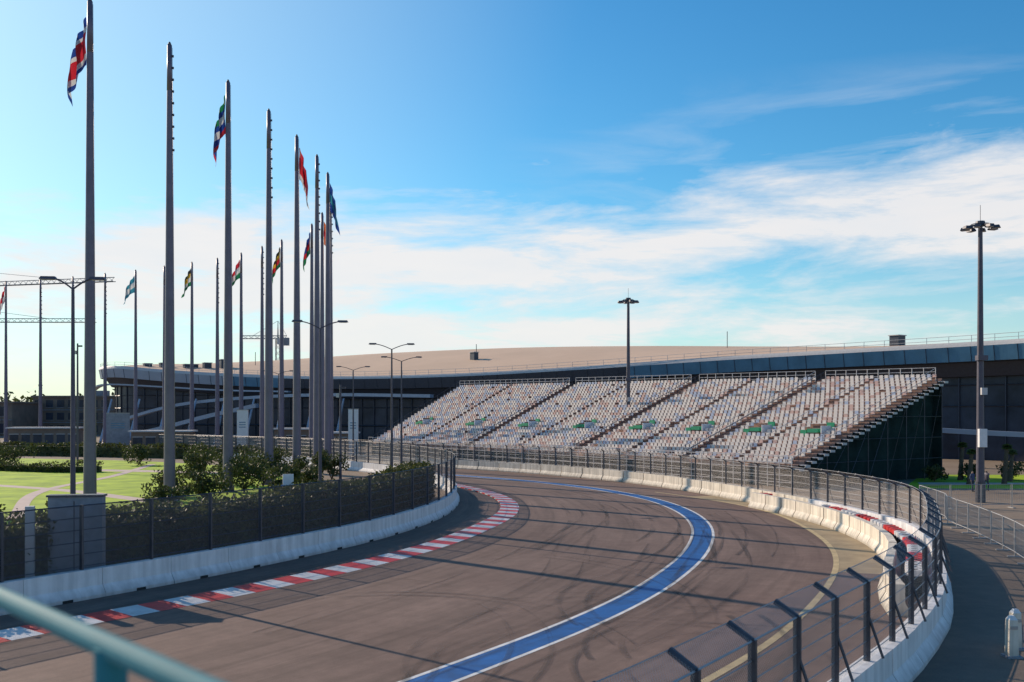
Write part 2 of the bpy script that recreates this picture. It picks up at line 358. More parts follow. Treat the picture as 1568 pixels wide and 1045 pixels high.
def shrub(x,y,r,h,n=1500,k='leafb'):
    b=MB(); 
    for i in range(6):
        a=random.uniform(0,6.28); q=(x+math.cos(a)*r*.5,y+math.sin(a)*r*.5,h*.7)
        b.tube((x,y,0),q,.05,'bark',.015,n=5)
    C=[]
    for i in range(11):
        a=random.uniform(0,6.28); rr=random.uniform(0,.75)*r; C.append((x+rr*math.cos(a),y+rr*math.sin(a),random.uniform(.25,.85)*h,random.uniform(.22,.45)*r))
    C=np.array(C); id_=rng.integers(0,11,n); d=rng.normal(size=(n,3)); d/=np.linalg.norm(d,axis=1)[:,None]; rad=C[id_,3:4]*rng.uniform(.55,1.15,(n,1))
    P=C[id_,:3]+d*rad*np.array([1,1,.8]); P[:,2]=np.abs(P[:,2])
    leaves(b,P,.12,k); return b.build('shrub')
for x,y,r,h in ((-32.5,60,2.0,1.7),(-22,63,1.8,1.9),(-26.2,76,2.0,2.3),(-22.2,72,2.0,2.2),(-25.0,88,2.2,3.0),(-21.5,80,2.2,3.1),(-29,92,2.3,3.0),(-21.5,86,2.0,3.2),(-22.8,95,2.0,2.9),
                (-27,100,2,2.8),(-33,106,2.4,3.2),(-18.5,88,1.8,2.4),(-48,88,1.4,1.0),(-54,97,1.5,1.1),(-44,74,1.2,.9),(-31,52,1.9,1.9),(-17.5,76,1.6,2.6),(-16.5,82,1.5,2.3),(-60,120,2.5,2.2),(-45,120,2.3,2.4),(-56,80,1.2,.8),(-50,77,1.1,.8),(-17,94,1.6,2.4),(-19.5,102,1.8,2.6),(-27,112,2,2.6)):
    shrub(x,y,r,h)
b=MB(); b.box((-15.6,35.7,1.72),(1.85,.45,3.44),'concrete',.12); b.box((-15.6,35.7,3.48),(1.95,.55,.07),'darksteel',.12); b.box((-16.75,34.6,1.6),(.28,.3,3.2),'pale',.3); b.box((-15.6,35.46,2.0),(.03,.02,2.6),'darksteel',.12)
b.build('concrete_pier')
b=MB(); b.box((-12.0,51.2,1.6),(.45,.45,2.2),'blue',.5); b.box((-11.6,51.6,2.5),(.55,.05,1.5),'banner',.4); b.tube((-12.0,51.2,0),(-12.0,51.2,.5),.1,'steel'); b.build('marshal_post_box')

# ------------------------------------------------------------------ flagpoles
cols={'fr':(.62,.03,.05),'fw':(.7,.7,.72),'fb':(.02,.06,.30),'fg':(.02,.22,.09),'fy':(.7,.42,.04),'ft':(.05,.30,.42),'fo':(.65,.14,.03),'fk':(.03,.03,.03)}
for k,c in cols.items():
    M_[k]=leafmat('flag_cloth_'+k,tuple(np.array(c)*.8),c,.35)
POLES=[(-27.3,64.4,('fb','fw','fr','fr','fr','fw','fb'),-1),(-24.8,72.1,None,0),(-22.9,80.3,('fg','fb','fw','fb','fr'),-.35),(-21.5,88,None,0),(-20.8,96.2,('fr','fr','fr','fr','fw'),.7),
(-20.3,103.6,None,0),(-20.6,111.3,('fb','ft','fb'),.15),(-21.7,118.8,None,0),(-25.5,133.7,('fo','fr','fo'),.3),(-28.5,141.7,('fb','fr','fg'),-.7),(-35.8,154.7,('fk','fy','fr','fg'),-1.2),
(-40.4,160.9,None,0),(-45.6,167.6,('fr','fw','fg'),-1.6),(-51.3,173.3,None,0),(-57.2,177.9,('fk','fy','fw','fg'),-1.3),(-63.8,182.7,None,0),(-71,187.8,('ft','fw','ft'),-1.9),(-78.6,192.3,None,0),
(-86.9,197,None,0),(-95.2,201,None,0),(-103.7,204,('fr','fw'),-.9)]
for x,y,flag,dr in POLES:
    H=33; b=MB(); segs=10
    rad=lambda z:.42-.25*(z/H)
    for i in range(segs): b.tube((0,0,H*i/segs),(0,0,H*(i+1)/segs),rad(H*i/segs),'pole',rad(H*(i+1)/segs),n=14,cap=(i==segs-1))
    b.tube((0,0,H),(0,0,H+.25),.16,'lamp',.05,n=10)
    b.tube((0,0,0),(0,0,.08),.7,'concrete',n=14); b.tube((0,0,.08),(0,0,.5),.49,'pole',n=14)
    b.tube((rad(H)+.05,-.05,H-.2),(rad(2)+.03,-.05,1.4),.012,'steel',n=4)
    if not flag:
        for j in range(9):
            z=H-.8-j*.85; b.box((rad(z)+.07,-.02,z),(.12,.08,.16),'lamp')
    o=b.build('flagpole',smooth=False,loc=(x,y,0))
    for p in o.data.polygons: p.use_smooth=len(p.vertices)==4
    if flag:
        b=MB(); nu,nv=22,16; ho=3.1; s=1 if dr>0 else -1; w=max(1.0,abs(dr)*1.15); dro=3.1+random.uniform(-.3,.3)
        ph=random.uniform(0,6); ztop=H-1.0
        def pt(u,v):
            xx=s*(rad(H)+.06+w*(u**.75)*(.35+.65*(.4+.6*v)))+.13*math.sin(u*12+v*5+ph)*u
            yy=.32*math.sin(u*14+v*2.2+ph)*(.25+u)+.1*math.sin(v*9+u*4)
            zz=ztop-v*ho*(1-.15*u)-dro*u**1.15*(.75+.25*v)+.14*math.sin(v*8+ph)*u
            return (xx,yy,zz)
        mi=[b.mi(k) for k in flag]
        for j in range(nv+1):
            for i in range(nu+1): b.V.append(pt(i/nu,j/nv))
        for j in range(nv):
            for i in range(nu):
                a=j*(nu+1)+i; b.F.append((a,a+1,a+nu+2,a+nu+1)); b.M.append(mi[min(len(flag)-1,int(j/nv*len(flag)))])
        b.build('flag',smooth=True,parent=o)

# ------------------------------------------------------------------ street lamps
def street_lamp(x,y,H=11.3,span=1.75,rz=0.1):
    b=MB(); b.tube((0,0,0),(0,0,H),.12,'lamp',.06,n=10); b.tube((0,0,0),(0,0,1.2),.17,'lamp',.15,n=10); b.box((0,0,.05),(.6,.6,.1),'concrete')
    for s in (-1,1):
        pr=None
        for i in range(7):
            t=i/6; p=(s*span*t*.8,0,H-.02+.42*math.sin(t*1.3))
            if pr: b.tube(pr,p,.035,'lamp',n=6)
            pr=p
        b.box((s*(span*.8+.25),0,pr[2]+.03),(.65,.24,.11),'lamp',0,.8); b.box((s*(span*.8+.27),0,pr[2]-.035),(.42,.16,.03),'pale')
    o=b.build('street_lamp',loc=(x,y,0)); o.rotation_euler=(0,0,rz)
for a in ((-17.2,39.0,11.3,.85),(-11.1,57.6,11.3,1.3),(-9.3,77,11.3,1.5),(-10.6,95.5),(-18.5,116),(-30,128)): street_lamp(*a)
def camlamp(x,y,H):
    b=MB(); b.tube((0,0,0),(0,0,H),.14,'lamp',.09,n=8); b.box((.25,0,H-.3),(.5,.2,.18),'lamp'); b.box((-.25,0,H-1),(.3,.2,.4),'pale'); b.build('camera_pole',loc=(x,y,0))
camlamp(-16.2,94,9); camlamp(-48,110,14)

def floodmast(x,y,H=19.8):
    b=MB(); b.tube((0,0,0),(0,0,H),.30,'lamp',.15,n=14); b.tube((0,0,0),(0,0,1.5),.36,'darksteel',n=14)
    b.tube((0,0,H),(0,0,H+1.4),.02,'lamp',n=5)
    b.tube((0,0,H-.1),(0,0,H+.25),.35,'darksteel',.30,n=12)
    for i in range(8):
        a=i*math.pi/4+.2; r=1.0; p=(r*math.cos(a),r*math.sin(a),H-.15)
        b.tube((0,0,H+.05),p,.05,'darksteel',n=5)
        b.box((p[0],p[1],H-.22),(.62,.42,.2),'darksteel',a,.75); b.box((p[0],p[1],H-.335),(.5,.32,.02),'pale',a)
    for i in range(16):
        a=i*math.pi/8; a2=a+math.pi/8; b.tube((.62*math.cos(a),.62*math.sin(a),H+.02),(.62*math.cos(a2),.62*math.sin(a2),H+.02),.03,'darksteel',n=4)
    b.box((0,-.2,H*.52),(.7,.5,.35),'lamp'); b.box((.1,-.3,H*.4),(.4,.3,.5),'pale'); b.box((0,-.32,4.6),(.55,.3,1.3),'banner')
    b.build('floodlight_mast',loc=(x,y,0))
floodmast(33.4,71); floodmast(13.9,119)

# ------------------------------------------------------------------ grandstand
BR=np.array((23.6,84,1.65));TR=np.array((41.8,96.8,9.7));BLc=np.array((-21.3,148,1.65));TL=np.array((-8.6,156.9,10.2))
def GP(s,t): return (BR*(1-s)+BLc*s)*(1-t)+(TR*(1-s)+TL*s)*t
gs=bpy.data.objects.new('grandstand',None); S.collection.objects.link(gs)
NR=27; subs=[0,.085,.171,.28,.39,.525,.664,.83,1]
udir=(BLc-BR)[:2]; Ltot=np.linalg.norm(udir); udir=udir/Ltot; ndir=np.array((udir[1],-udir[0])); rzs=math.atan2(udir[1],udir[0])
b=MB()
for j in range(NR):
    t0,t1=j/NR,(j+1)/NR
    for i in range(8):
        s0,s1=subs[i],subs[i+1]
        a,c,d,e=GP(s0,t0),GP(s1,t0),GP(s1,t1),GP(s0,t1); z=a[2]; z2=c[2]; z3=e[2]; z4=d[2]
        b.face([a,c,(d[0],d[1],z2),(e[0],e[1],z)],'deck')
        b.face([(e[0],e[1],z),(d[0],d[1],z2),(d[0],d[1],z4),(e[0],e[1],z3)],'deck')
b.build('stand_terrace',parent=gs)
b=MB()
for j in range(NR):
    t=(j+.45)/NR
    for i in range(8):
        s0,s1=subs[i],subs[i+1]; gap=.6/Ltot
        big=i%2==1
        s=s0+gap; end=s1-gap*(1.3 if big else .5)
        while s<end:
            x,y,_=GP(s,t); z=GP(s,j/NR)[2]
            r=random.random(); far=s
            k='seatw' if r<.80-.42*far else ('seatb' if r<.90-.14*far else 'seatp')
            mid=(s0+s1)/2
            if abs(t-.36)<.05 and abs(s-mid)*Ltot<1.3 or random.random()<.02: s+=.56/Ltot; continue
            b.box((x,y,z+.40),(.42,.40,.05),k,rzs)
            bx,by=x+ndir[0]*.2,y+ndir[1]*.2
            b.box((bx,by,z+.58),(.42,.05,.30),k,rzs,.9)
            s+=.56/Ltot
o=b.build('seats',parent=gs)
b=MB()
for i in range(8):
    mid=(subs[i]+subs[i+1])/2; p=GP(mid,.345)
    b.box((p[0],p[1],p[2]+.30),(1.2,1.3,.35),'green',rzs); b.box((p[0]+ndir[0]*.8-udir[0]*.9,p[1]+ndir[1]*.8-udir[1]*.9,p[2]+.75),(.8,.1,.6),'green',rzs); b.box((p[0]-udir[0]*1.0,p[1]-udir[1]*1.0,p[2]+.4),(.1,1.4,.7),'banner',rzs)
    b.box((p[0]+udir[0]*1.1-ndir[0]*.5,p[1]+udir[1]*1.1-ndir[1]*.5,p[2]+.1),(.7,.1,.5),'green',rzs)
b.build('green_vomitory_covers',parent=gs)
b=MB()
for i in range(0,8,2):
    s0,s1=subs[i]+.008,subs[i+2]-.008
    n=int((s1-s0)*Ltot/1.2)
    for j in range(n+1):
        p=GP(s0+(s1-s0)*j/n,1.0); b.tube((p[0],p[1],p[2]-.5),(p[0],p[1],p[2]+1.05),.04,'pale',n=5)
    for h in (.3,.65,1.05):
        b.tube(GP(s0,1)+(0,0,h),GP(s1,1)+(0,0,h),.03,'pale',n=5)
    for s in (s0,s1):
        for h in (.5,1.0): b.tube(GP(s,.02)+(0,0,h),GP(s,1)+(0,0,h),.028,'pale' if s==s0 else 'darksteel',n=5)
        for j in range(0,NR,2): 
            p=GP(s,j/NR); b.tube(p,p+(0,0,1.0),.028,'darksteel',n=4)
for i in range(1,8,2):
    s=subs[i]
    b.tube(GP(s,.02)+(0,0,.9),GP(s,.9)+(0,0,.9),.025,'pale',n=5)
    for j in range(0,NR,3): p=GP(s,j/NR); b.tube(p,p+(0,0,.9),.025,'darksteel',n=4)
n=60
for j in range(n+1):
    p=GP(j/n,0); b.tube((p[0],p[1],0),(p[0],p[1],p[2]+1.0),.04,'pale',n=5)
for h in (-1.2,-.6,.0,.5,1.0): b.tube(GP(0,0)+(0,0,h),GP(1,0)+(0,0,h),.035,'pale',n=5)
b.build('stand_railings',parent=gs)
b=MB()
for s in np.linspace(0,1,25):
    pr=None; kk='darksteel'
    for t in np.linspace(.08,1,8):
        p=GP(s,t); b.tube((p[0],p[1],0),(p[0],p[1],p[2]-.1),.05,kk,n=5,cap=False)
        if pr is not None:
            b.tube((pr[0],pr[1],.2),(p[0],p[1],p[2]-.5),.03,kk,n=4,cap=False)
            for h in (2,4,6,8):
                if p[2]>h+.5: b.tube((pr[0],pr[1],min(h,pr[2]-.2)),(p[0],p[1],h),.03,kk,n=4,cap=False)
        pr=p
    b.tube(GP(s,0)-(0,0,.35),GP(s,1)-(0,0,.35),.09,'darksteel',n=5)
for j in range(NR):
    p=GP(0,(j+.5)/NR); z=GP(0,j/NR)[2]; b.box((p[0]-udir[0]*.35,p[1]-udir[1]*.35,z-.03),(.7,.5,.06),'pale',rzs); b.box((p[0]-udir[0]*.7,p[1]-udir[1]*.7,z-.1),(.06,.62,.2),'pale',rzs)
b.build('scaffold_frame',parent=gs)
b=MB()
n=14
for j in range(n):
    t0,t1=j/n,(j+1)/n; a,c=GP(.012,t0),GP(.012,t1)
    b.face([(a[0],a[1],0),(c[0],c[1],0),(c[0],c[1],(c[2]-.5)*.93),(a[0],a[1],(a[2]-.5)*.93)],'dgreen')
for j in range(30):
    a,c=GP(j/30,1),GP((j+1)/30,1); b.face([(a[0],a[1],0),(c[0],c[1],0),(c[0],c[1],c[2]-.4),(a[0],a[1],a[2]-.4)],'dgreen')
    a,c=GP(j/30,.03),GP((j+1)/30,.03); b.face([(a[0],a[1],0),(c[0],c[1],0),(c[0],c[1],1.4),(a[0],a[1],1.4)],'dgreen')
b.build('shade_netting',parent=gs)

# ------------------------------------------------------------------ arena
E=catmull([(84,100,15.7),(71,112,15.6),(64.3,125,15.4),(48.4,143,15.2),(32.8,158,14.9),(13.1,172,14.1),(-10.2,185,13.3),(-37.3,200,13.3),(-60.7,211,14.3),(-75.7,215.5,15.3),(-86.3,218,16.2),(-93.5,226,16.2),(-96,240,16.2)],10)
Rd=catmull([(120,140,17),(108,155,17.2),(90,175,18.0),(75.5,190,18.3),(56,205,19.4),(31.2,220,20.6),(2.5,235,21.2),(-30,250,20.8),(-56,255,19.4),(-77,258,18.6),(-84,258,18.4),(-88,256,18),(-90,254,17.4)],10)
ar=bpy.data.objects.new('ice_arena',None); S.collection.objects.link(ar)
b=MB(); K=12; n=len(E); g=[]
for i in range(n):
    row=[]
    for j in range(K+1):
        t=j/K; p=E[i]*(1-t)+Rd[i]*t; p=p.copy(); p[2]=E[i][2]+(Rd[i][2]-E[i][2])*math.sin(t*math.pi/2)**.95; row.append(p)
    out=(Rd[i]-E[i]); 
    p=Rd[i]+out*.7; p=p.copy(); p[2]=14; row.append(p); g.append(row)
for i in range(n):
    for p in g[i]: b.V.append(tuple(p))
mi=b.mi('roof'); W=K+2
for i in range(n-1):
    for j in range(W-1): a=i*W+j; b.F.append((a,a+1,a+W+1,a+W)); b.M.append(mi)
b.build('roof',smooth=True,parent=ar)
E2=E[:,:2]; nE=-normals(E2)
test=(Rd[n//2]-E[n//2])[:2]
if np.dot(nE[n//2],test)<0: nE=-nE
b=MB()
def arow(off,dz,i): return (E2[i][0]+nE[i][0]*off,E2[i][1]+nE[i][1]*off,E[i][2]+dz)
for i in range(n-1):
    prof=[(0.02,.25),(-.15,.0),(-.3,-.35),(.1,-2.3),(1.2,-2.45),(2.4,-4.2),(3.2,-4.3)]
    ks=['pale','pale','fascia' if E2[i][0]>-20 else 'fascial','mull','mull','mull']
    if -60<E2[i][0]<20: ks[2]='mull' if E2[i][0]>-45 else 'fascia'
    for (o0,z0),(o1,z1),kq in zip(prof[:-1],prof[1:],ks):
        b.face([arow(o0,z0,i),arow(o0,z0,i+1),arow(o1,z1,i+1),arow(o1,z1,i)],kq)
Er=resample(E,3.0); e2=Er[:,:2]; nr=-normals(e2)
if np.dot(nr[len(nr)//2],test)<0: nr=-nr
for i in range(len(Er)):
    p=lambda o,z:(e2[i][0]+nr[i][0]*o,e2[i][1]+nr[i][1]*o,Er[i][2]+z)
    b.tube(p(-.32,-.35),p(.08,-2.3),.05,'mull',n=4)
    b.tube(p(.05,.1),p(.05,1.1),.035,'pale',n=4)
    if i: 
        for h in (.6,1.1): 
            b.tube(p(.05,h),(e2[i-1][0]+nr[i-1][0]*.05,e2[i-1][1]+nr[i-1][1]*.05,Er[i-1][2]+h),.03,'pale',n=4)
b.build('roof_fascia',parent=ar)
b=MB()
for i in range(n-1):
    a=arow(3.2,-4.25,i);c=arow(3.2,-4.25,i+1); b.face([(a[0],a[1],0),(c[0],c[1],0),c,a],'glass')
for i in range(len(Er)):
    x,y=e2[i]+nr[i]*3.1; zt=Er[i][2]-4.3
    b.box((x,y,zt/2),(.14,.22,zt),'mull',math.atan2(nr[i][1],nr[i][0])+math.pi/2)
    if i:
        x0,y0=e2[i-1]+nr[i-1]*3.1
        for h in (3.6,7.2,10): 
            if h<zt: b.tube((x0,y0,h),(x,y,h),.09 if h!=3.6 else .2,'mull',n=4)
b.build('curtain_wall',parent=ar)
b=MB()
for cp,w in (([(-88,214,3),(-80,208,5.5),(-68,204,8.2),(-52,200,9.6),(-35,193,10),(-15,182,9.6)],.6),([(-92,216,11),(-86,210,12.3),(-74,208,11.8),(-60,205,11.0),(-45,200,10.6)],.3),([(-83,207,1.2),(-72,201,3.2),(-60,197,6.0),(-50,194,8.0)],.8),([(44,120,4.9),(56,112,4.2),(66,104,3.9),(76,95,3.9)],.55)):
    C=resample(catmull(cp),1.5)
    for i in range(len(C)-1):
        p,q=C[i],C[i+1]; d=(q-p)[:2]; d/=np.linalg.norm(d); nn=np.array((d[1],-d[0],0))*1.2
        if np.dot(nn[:2],(0,-1))>0: nn=-nn
        b.hexa([p-(0,0,w),q-(0,0,w),q+nn-(0,0,w),p+nn-(0,0,w)],[p,q,q+nn,p+nn],'fascial')
b.build('curved_canopy',parent=ar)
b=MB()
def rp(px,py):
    P=np.array([p for row in g for p in row[:-1]]); d=np.linalg.norm(P[:,:2]-np.array((px,py)),axis=1); k=np.argsort(d)[:4]; w=1/(d[k]+.1); return float((P[k,2]*w).sum()/w.sum())
for px,py,sx,sz in ((60,155,1.8,1.9),(-7.6,200,1.0,1.8),(-64,222,2.2,2.2),(-68,222,1.6,1.6),(-72,223,3,1.2),(-78,224,2.4,1.3),(-82,224,1.6,1.0)):
    pz=rp(px,py)+sz/2-.4
    b.box((px,py,pz),(sx,1.6,sz),'mull',.6); b.box((px,py,pz+sz/2+.06),(sx+.3,1.9,.12),'pale',.6)
for px,py in ((-7.2,201),(40,185),(-58,225)): pz=rp(px,py); b.tube((px,py,pz),(px,py,pz+3.0),.07,'mull',n=5)
b.build('roof_units',parent=ar)
b=MB()
for i in range(9):
    x=-84+i*6.2; y=203-i*1.2; b.tube((x,y,0),(x+1.2,y+3,9),.3,'fascial',.2,n=8)
b.box((-66,203,1.6),(22,1.0,.25),'fascial',-.2)
b.build('entrance_columns',parent=ar)

def pylon(x,y,w,h,k='banner',rz=0):
    b=MB(); b.box((0,0,h/2+.15),(w,.35,h),k); b.box((0,0,.08),(w+.4,.8,.16),'concrete'); b.box((0,0,h+.2),(w+.06,.42,.1),'steel')
    for j in range(3): b.box((0,-.185,h*.75-j*.35),(w*.6,.02,.12),'fascia')
    o=b.build('information_pylon',loc=(x,y,0)); o.rotation_euler=(0,0,rz)
pylon(-21.2,133,1.3,6.6); pylon(-39.5,146,1.6,6.5); pylon(-64.5,163,3.6,6.0,'concrete',.2); pylon(-30,150,1.0,5,'pale')
def kiosk(x,y,w,d,h,rz):
    b=MB(); b.box((0,0,h/2),(w,d,h),'brown'); b.box((0,0,h+.12),(w+.8,d+.8,.24),'pale')
    for i in range(int(w//2)):
        xx=-w/2+1+i*2; b.box((xx,-d/2-.02,1.5),(1.4,.08,1.7),'glass'); b.box((xx,-d/2-.05,2.42),(1.6,.12,.1),'pale')
    o=b.build('kiosk',loc=(x,y,0)); o.rotation_euler=(0,0,rz)
kiosk(-56,160,9,4,3.2,.1); kiosk(-36,170,8,4,3.4,-.2); kiosk(-28,158,6,3,3,-.3); kiosk(-84,180,12,4,3.4,.1)

def building(x,y,w,d,h,fl,rz=0,k='brown'):
    b=MB(); b.box((0,0,h/2),(w,d,h),k); b.box((0,0,h+.25),(w+.8,d+.8,.5),'brown'); fh=h/fl
    for f in range(fl):
        for i in range(int(w//3)):
            xx=-w/2+1.5+i*3; b.box((xx,-d/2-.01,f*fh+fh*.52),(1.9,.1,fh*.55),'glass'); b.box((xx,-d/2-.08,f*fh+fh*.2),(2.1,.2,.1),'concrete')
        b.box((0,-d/2-.12,f*fh+.05),(w,.24,.18),'concrete')
    b.box((w*.2,0,h+1.2),(3,3,1.6),'concrete')
    o=b.build('low_office_building',loc=(x,y,0)); o.rotation_euler=(0,0,rz)
building(-150,262,46,18,8.5,2); building(-118,276,22,16,10.2,3,0,'brown'); building(-205,250,50,18,9.5,3,.1); building(-140,236,24,8,5,1,0,'brown')
b=MB(); cx=rng.uniform(-330,-95,150)
for c in cx:
    yy=rng.uniform(285,330); h=rng.uniform(7,12); 
    b.tube((c,yy,0),(c,yy,h*.6),.3,'bark',.15,n=5)
    P=rng.normal(size=(70,3))*np.array((2.0,2.0,h*.2))+np.array((c,yy,h*.7)); leaves(b,P,.9,'leafb')
b.build('distant_tree_belt')
def crane(x,y,H,jl,back,rz,w=1.2):
    b=MB(); r=.12
    def truss(p,q,w,n):
        p=Vector(p);q=Vector(q);d=(q-p); up=Vector((0,0,1)) if abs(d.normalized().z)<.9 else Vector((1,0,0)); s=d.normalized().cross(up).normalized(); u=s.cross(d.normalized())
        cs=[s*w/2,-s*w/2,u*w] if abs(d.normalized().z)<.9 else [s*w/2+u*w/2,s*w/2-u*w/2,-s*w/2-u*w/2,-s*w/2+u*w/2]
        for c in cs: b.tube(p+c,q+c,r,'crane',n=4)
        for i in range(n):
            for a in range(len(cs)):
                c0=cs[a];c1=cs[(a+1)%len(cs)]
                b.tube(p+d*(i/n)+c0,p+d*((i+1)/n)+c1,r*.6,'crane',n=3,cap=False)
    truss((0,0,0),(0,0,H),w*1.3,int(H/2)); truss((0,0,H),(jl,0,H),w,int(abs(jl)/2)); truss((0,0,H),(-back*math.copysign(1,jl),0,H),w,4)
    b.tube((0,0,H),(0,0,H+6),.3,'crane',.1,n=4); b.tube((0,0,H+6),(jl*.7,0,H+w),.07,'crane',n=3); b.tube((0,0,H+6),(-back*math.copysign(1,jl),0,H+w),.07,'crane',n=3)
    b.box((-back*.85*math.copysign(1,jl),0,H-1),(2.4,1.4,2.6),'concrete'); b.box((.9,-1,H-1),(1.6,1.4,2),'pale')
    o=b.build('tower_crane',loc=(x,y,0)); o.rotation_euler=(0,0,rz)
crane(-176,310,45,60,14,-.25); crane(-190,330,36,52,12,0); crane(-79,336,31,-12,3,.0,1.0)

# ------------------------------------------------------------------ right side
b=MB(); b.face([(33,84,.006),(120,78,.006),(120,100,.006),(42,102,.006)],'lawn'); b.build('lawn')
b=MB(); b.face([(36.2,88.5,.012),(120,85,.012),(120,87.2,.012),(37,90.8,.012)],'path'); b.build('garden_path')
bc=resample(catmull([(27,66),(26,60),(25,57),(24,51.5),(22.3,44),(20.2,38),(17.5,32)]),.12); 
def barrier(C):
    P=resample(C,2.2)
    for i in range(len(P)-1):
        p,q=P[i],P[i+1]; d=(q-p)/np.linalg.norm(q-p); p=p+d*.05;q=q-d*.05; b=MB()
        for h in (.25,1.6): b.tube((*p,h),(*q,h),.022,'steel',n=6)
        for e in (p,q):
            b.tube((*e,.02),(*e,1.62),.024,'steel',n=6); b.box((*e,.03),(.08,.6,.05),'steel',math.atan2(d[1],d[0]))
        for j in range(1,16): m_=p+(q-p)*j/16; b.tube((*m_,.25),(*m_,1.6),.007,'steel',n=4,cap=False)
        for h in (.6,.95,1.3): b.tube((*p,h),(*q,h),.006,'steel',n=3,cap=False)
        b.build('crowd_barrier')
barrier(bc); barrier(catmull([(27,66),(34,67),(45,68.5),(60,71)]))
def bollard(x,y):
    b=MB(); b.box((0,0,.5),(.26,.26,1.0),'wallcream',0,.85); b.box((0,0,1.05),(.22,.22,.1),'wallwhite',0,.5); b.box((0,0,.03),(.4,.4,.06),'concrete'); b.box((0,-.125,.8),(.2,.02,.08),'steel'); b.build('bollard',loc=(x,y,0))
bollard(13.2,26.3); bollard(13.75,27.2)
def palm(x,y,H):
    b=MB(); 
    for i in range(6): b.tube((.04*i,0,H*i/6),(.04*(i+1),0,H*(i+1)/6),.26-.012*i,'bark',.20-.012*i,n=9)
    q=[]
    for i in range(38):
        a=random.uniform(0,6.28); el=random.uniform(-.3,1.2); Lf=random.uniform(1.5,2.1); pr=np.array((.24,0,H)); dirv=np.array((math.cos(a)*math.cos(el),math.sin(a)*math.cos(el),math.sin(el)))
        for s in range(9):
            nx=pr+dirv*Lf/9; dirv=dirv+np.array((0,0,-.15)); dirv/=np.linalg.norm(dirv)
            b.tube(pr,nx,.018,'leafp',n=3,cap=False); sd=np.array((-math.sin(a),math.cos(a),-.25))
            for sg in (-1,1):
                for kk in (0,.5):
                    o_=pr*(1-kk)+nx*kk; tip=o_+np.array((sd[0]*sg,sd[1]*sg,sd[2]))*.45*math.sin((s+1)/10*3.0)+dirv*.18
                    q.append([o_,o_+dirv*.07,tip,o_-dirv*.04])
    b.quads(np.array(q),'leafp'); b.build('palm_tree',loc=(x,y,0))
for x,y,H in ((40.4,88,3.0),(44.0,89,3.4),(46,92,2.8),(42.3,94,3.4),(49.5,88,3.3),(53,90,3)): palm(x,y,H)
for x,y,r in ((43,93,1.5),(39,92,1.2),(47,94,1.6),(52,93,1.8)): shrub(x,y,r,1.6,900)
def person(x,y,rz,jk='jacket'):
    J=[(0,0,.95),(0,0,1.2),(0,0,1.42),(0,0,1.52),(0,-.02,1.66),(.09,0,.92),(.11,.10,.50),(.12,.02,.08),(.12,-.13,.04),(-.09,0,.92),(-.10,-.12,.50),(-.10,-.05,.08),(-.10,-.2,.04),(.19,0,1.40),(.24,.05,1.12),(.24,-.06,.88),(-.19,0,1.40),(-.24,.02,1.12),(-.23,-.10,.88)]
    Ed=[(0,1),(1,2),(2,3),(3,4),(0,5),(5,6),(6,7),(7,8),(0,9),(9,10),(10,11),(11,12),(2,13),(13,14),(14,15),(2,16),(16,17),(17,18)]
    rr=[.14,.14,.15,.055,.105,.10,.065,.045,.035,.10,.065,.045,.035,.07,.05,.035,.07,.05,.035]
    me=bpy.data.meshes.new('person'); me.from_pydata(J,Ed,[]); o=bpy.data.objects.new('person',me); S.collection.objects.link(o)
    md=o.modifiers.new('Skin','SKIN'); bpy.context.view_layer.update()
    sv=o.data.skin_vertices[0]
    for i,r in enumerate(rr): sv.data[i].radius=(r,r*.85)
    sv.data[0].use_root=True; md2=o.modifiers.new('Sub','SUBSURF'); md2.levels=md2.render_levels=2
    dg=bpy.context.evaluated_depsgraph_get(); m2=bpy.data.meshes.new_from_object(o.evaluated_get(dg)); o.modifiers.clear(); o.data=m2
    m2.materials.clear()
    for k in (jk,'jeans','skin','hair','black'): m2.materials.append(M_[k])
    for p in m2.polygons:
        c=p.center; p.use_smooth=True
        p.material_index=4 if c.z<.1 else 1 if (c.z<.93 and abs(c.x)<.19) else 2 if (c.z<.95 and abs(c.x)>=.19) else 0 if c.z<1.5 else (3 if c.z>1.68 or c.y>.03 else 2)
    o.location=(x,y,0.01); o.rotation_euler=(0,0,rz)
person(37.0,80,.4); person(38.6,81,2.0,'lamp'); person(37.8,80.6,1.2,'fascial')
b=MB(); b.tube((0,0,0),(0,0,4.2),.06,'pale',n=8); b.box((0,0,4.2),(.5,.3,.12),'pale'); b.build('garden_lamp',loc=(38,100,0))

# ------------------------------------------------------------------ viewing platform & railing
b=MB(); r=.030; zt=5.93
p0=(-3.6,5.25,zt); p1=(-.967,2.4,zt); p2=(1.2,.06,zt)
b.tube(p0,p1,r,'teal',n=14); b.tube(p1,p2,r,'teal',n=14)
for p in (p0,p1,p2): b.tube((p[0],p[1],zt),(p[0],p[1],4.85),r*1.3,'teal',n=14)
for h in (.45,.8): b.tube((p0[0],p0[1],zt-h),(p2[0],p2[1],zt-h),r*.7,'teal',n=10)
b.build('teal_handrail')
b=MB(); b.hexa([(-3.7,5.3,4.7),(-6,1.5,4.7),(-1,-4,4.7),(1.4,-.1,4.7)],[(-3.7,5.3,4.85),(-6,1.5,4.85),(-1,-4,4.85),(1.4,-.1,4.85)],'steel')
for x,y in ((-3.7,5.0),(-5.7,1.6),(-1.1,-3.7),(1.1,0)): b.tube((x,y,0),(x,y,4.7),.08,'steel')
b.build('viewing_platform')

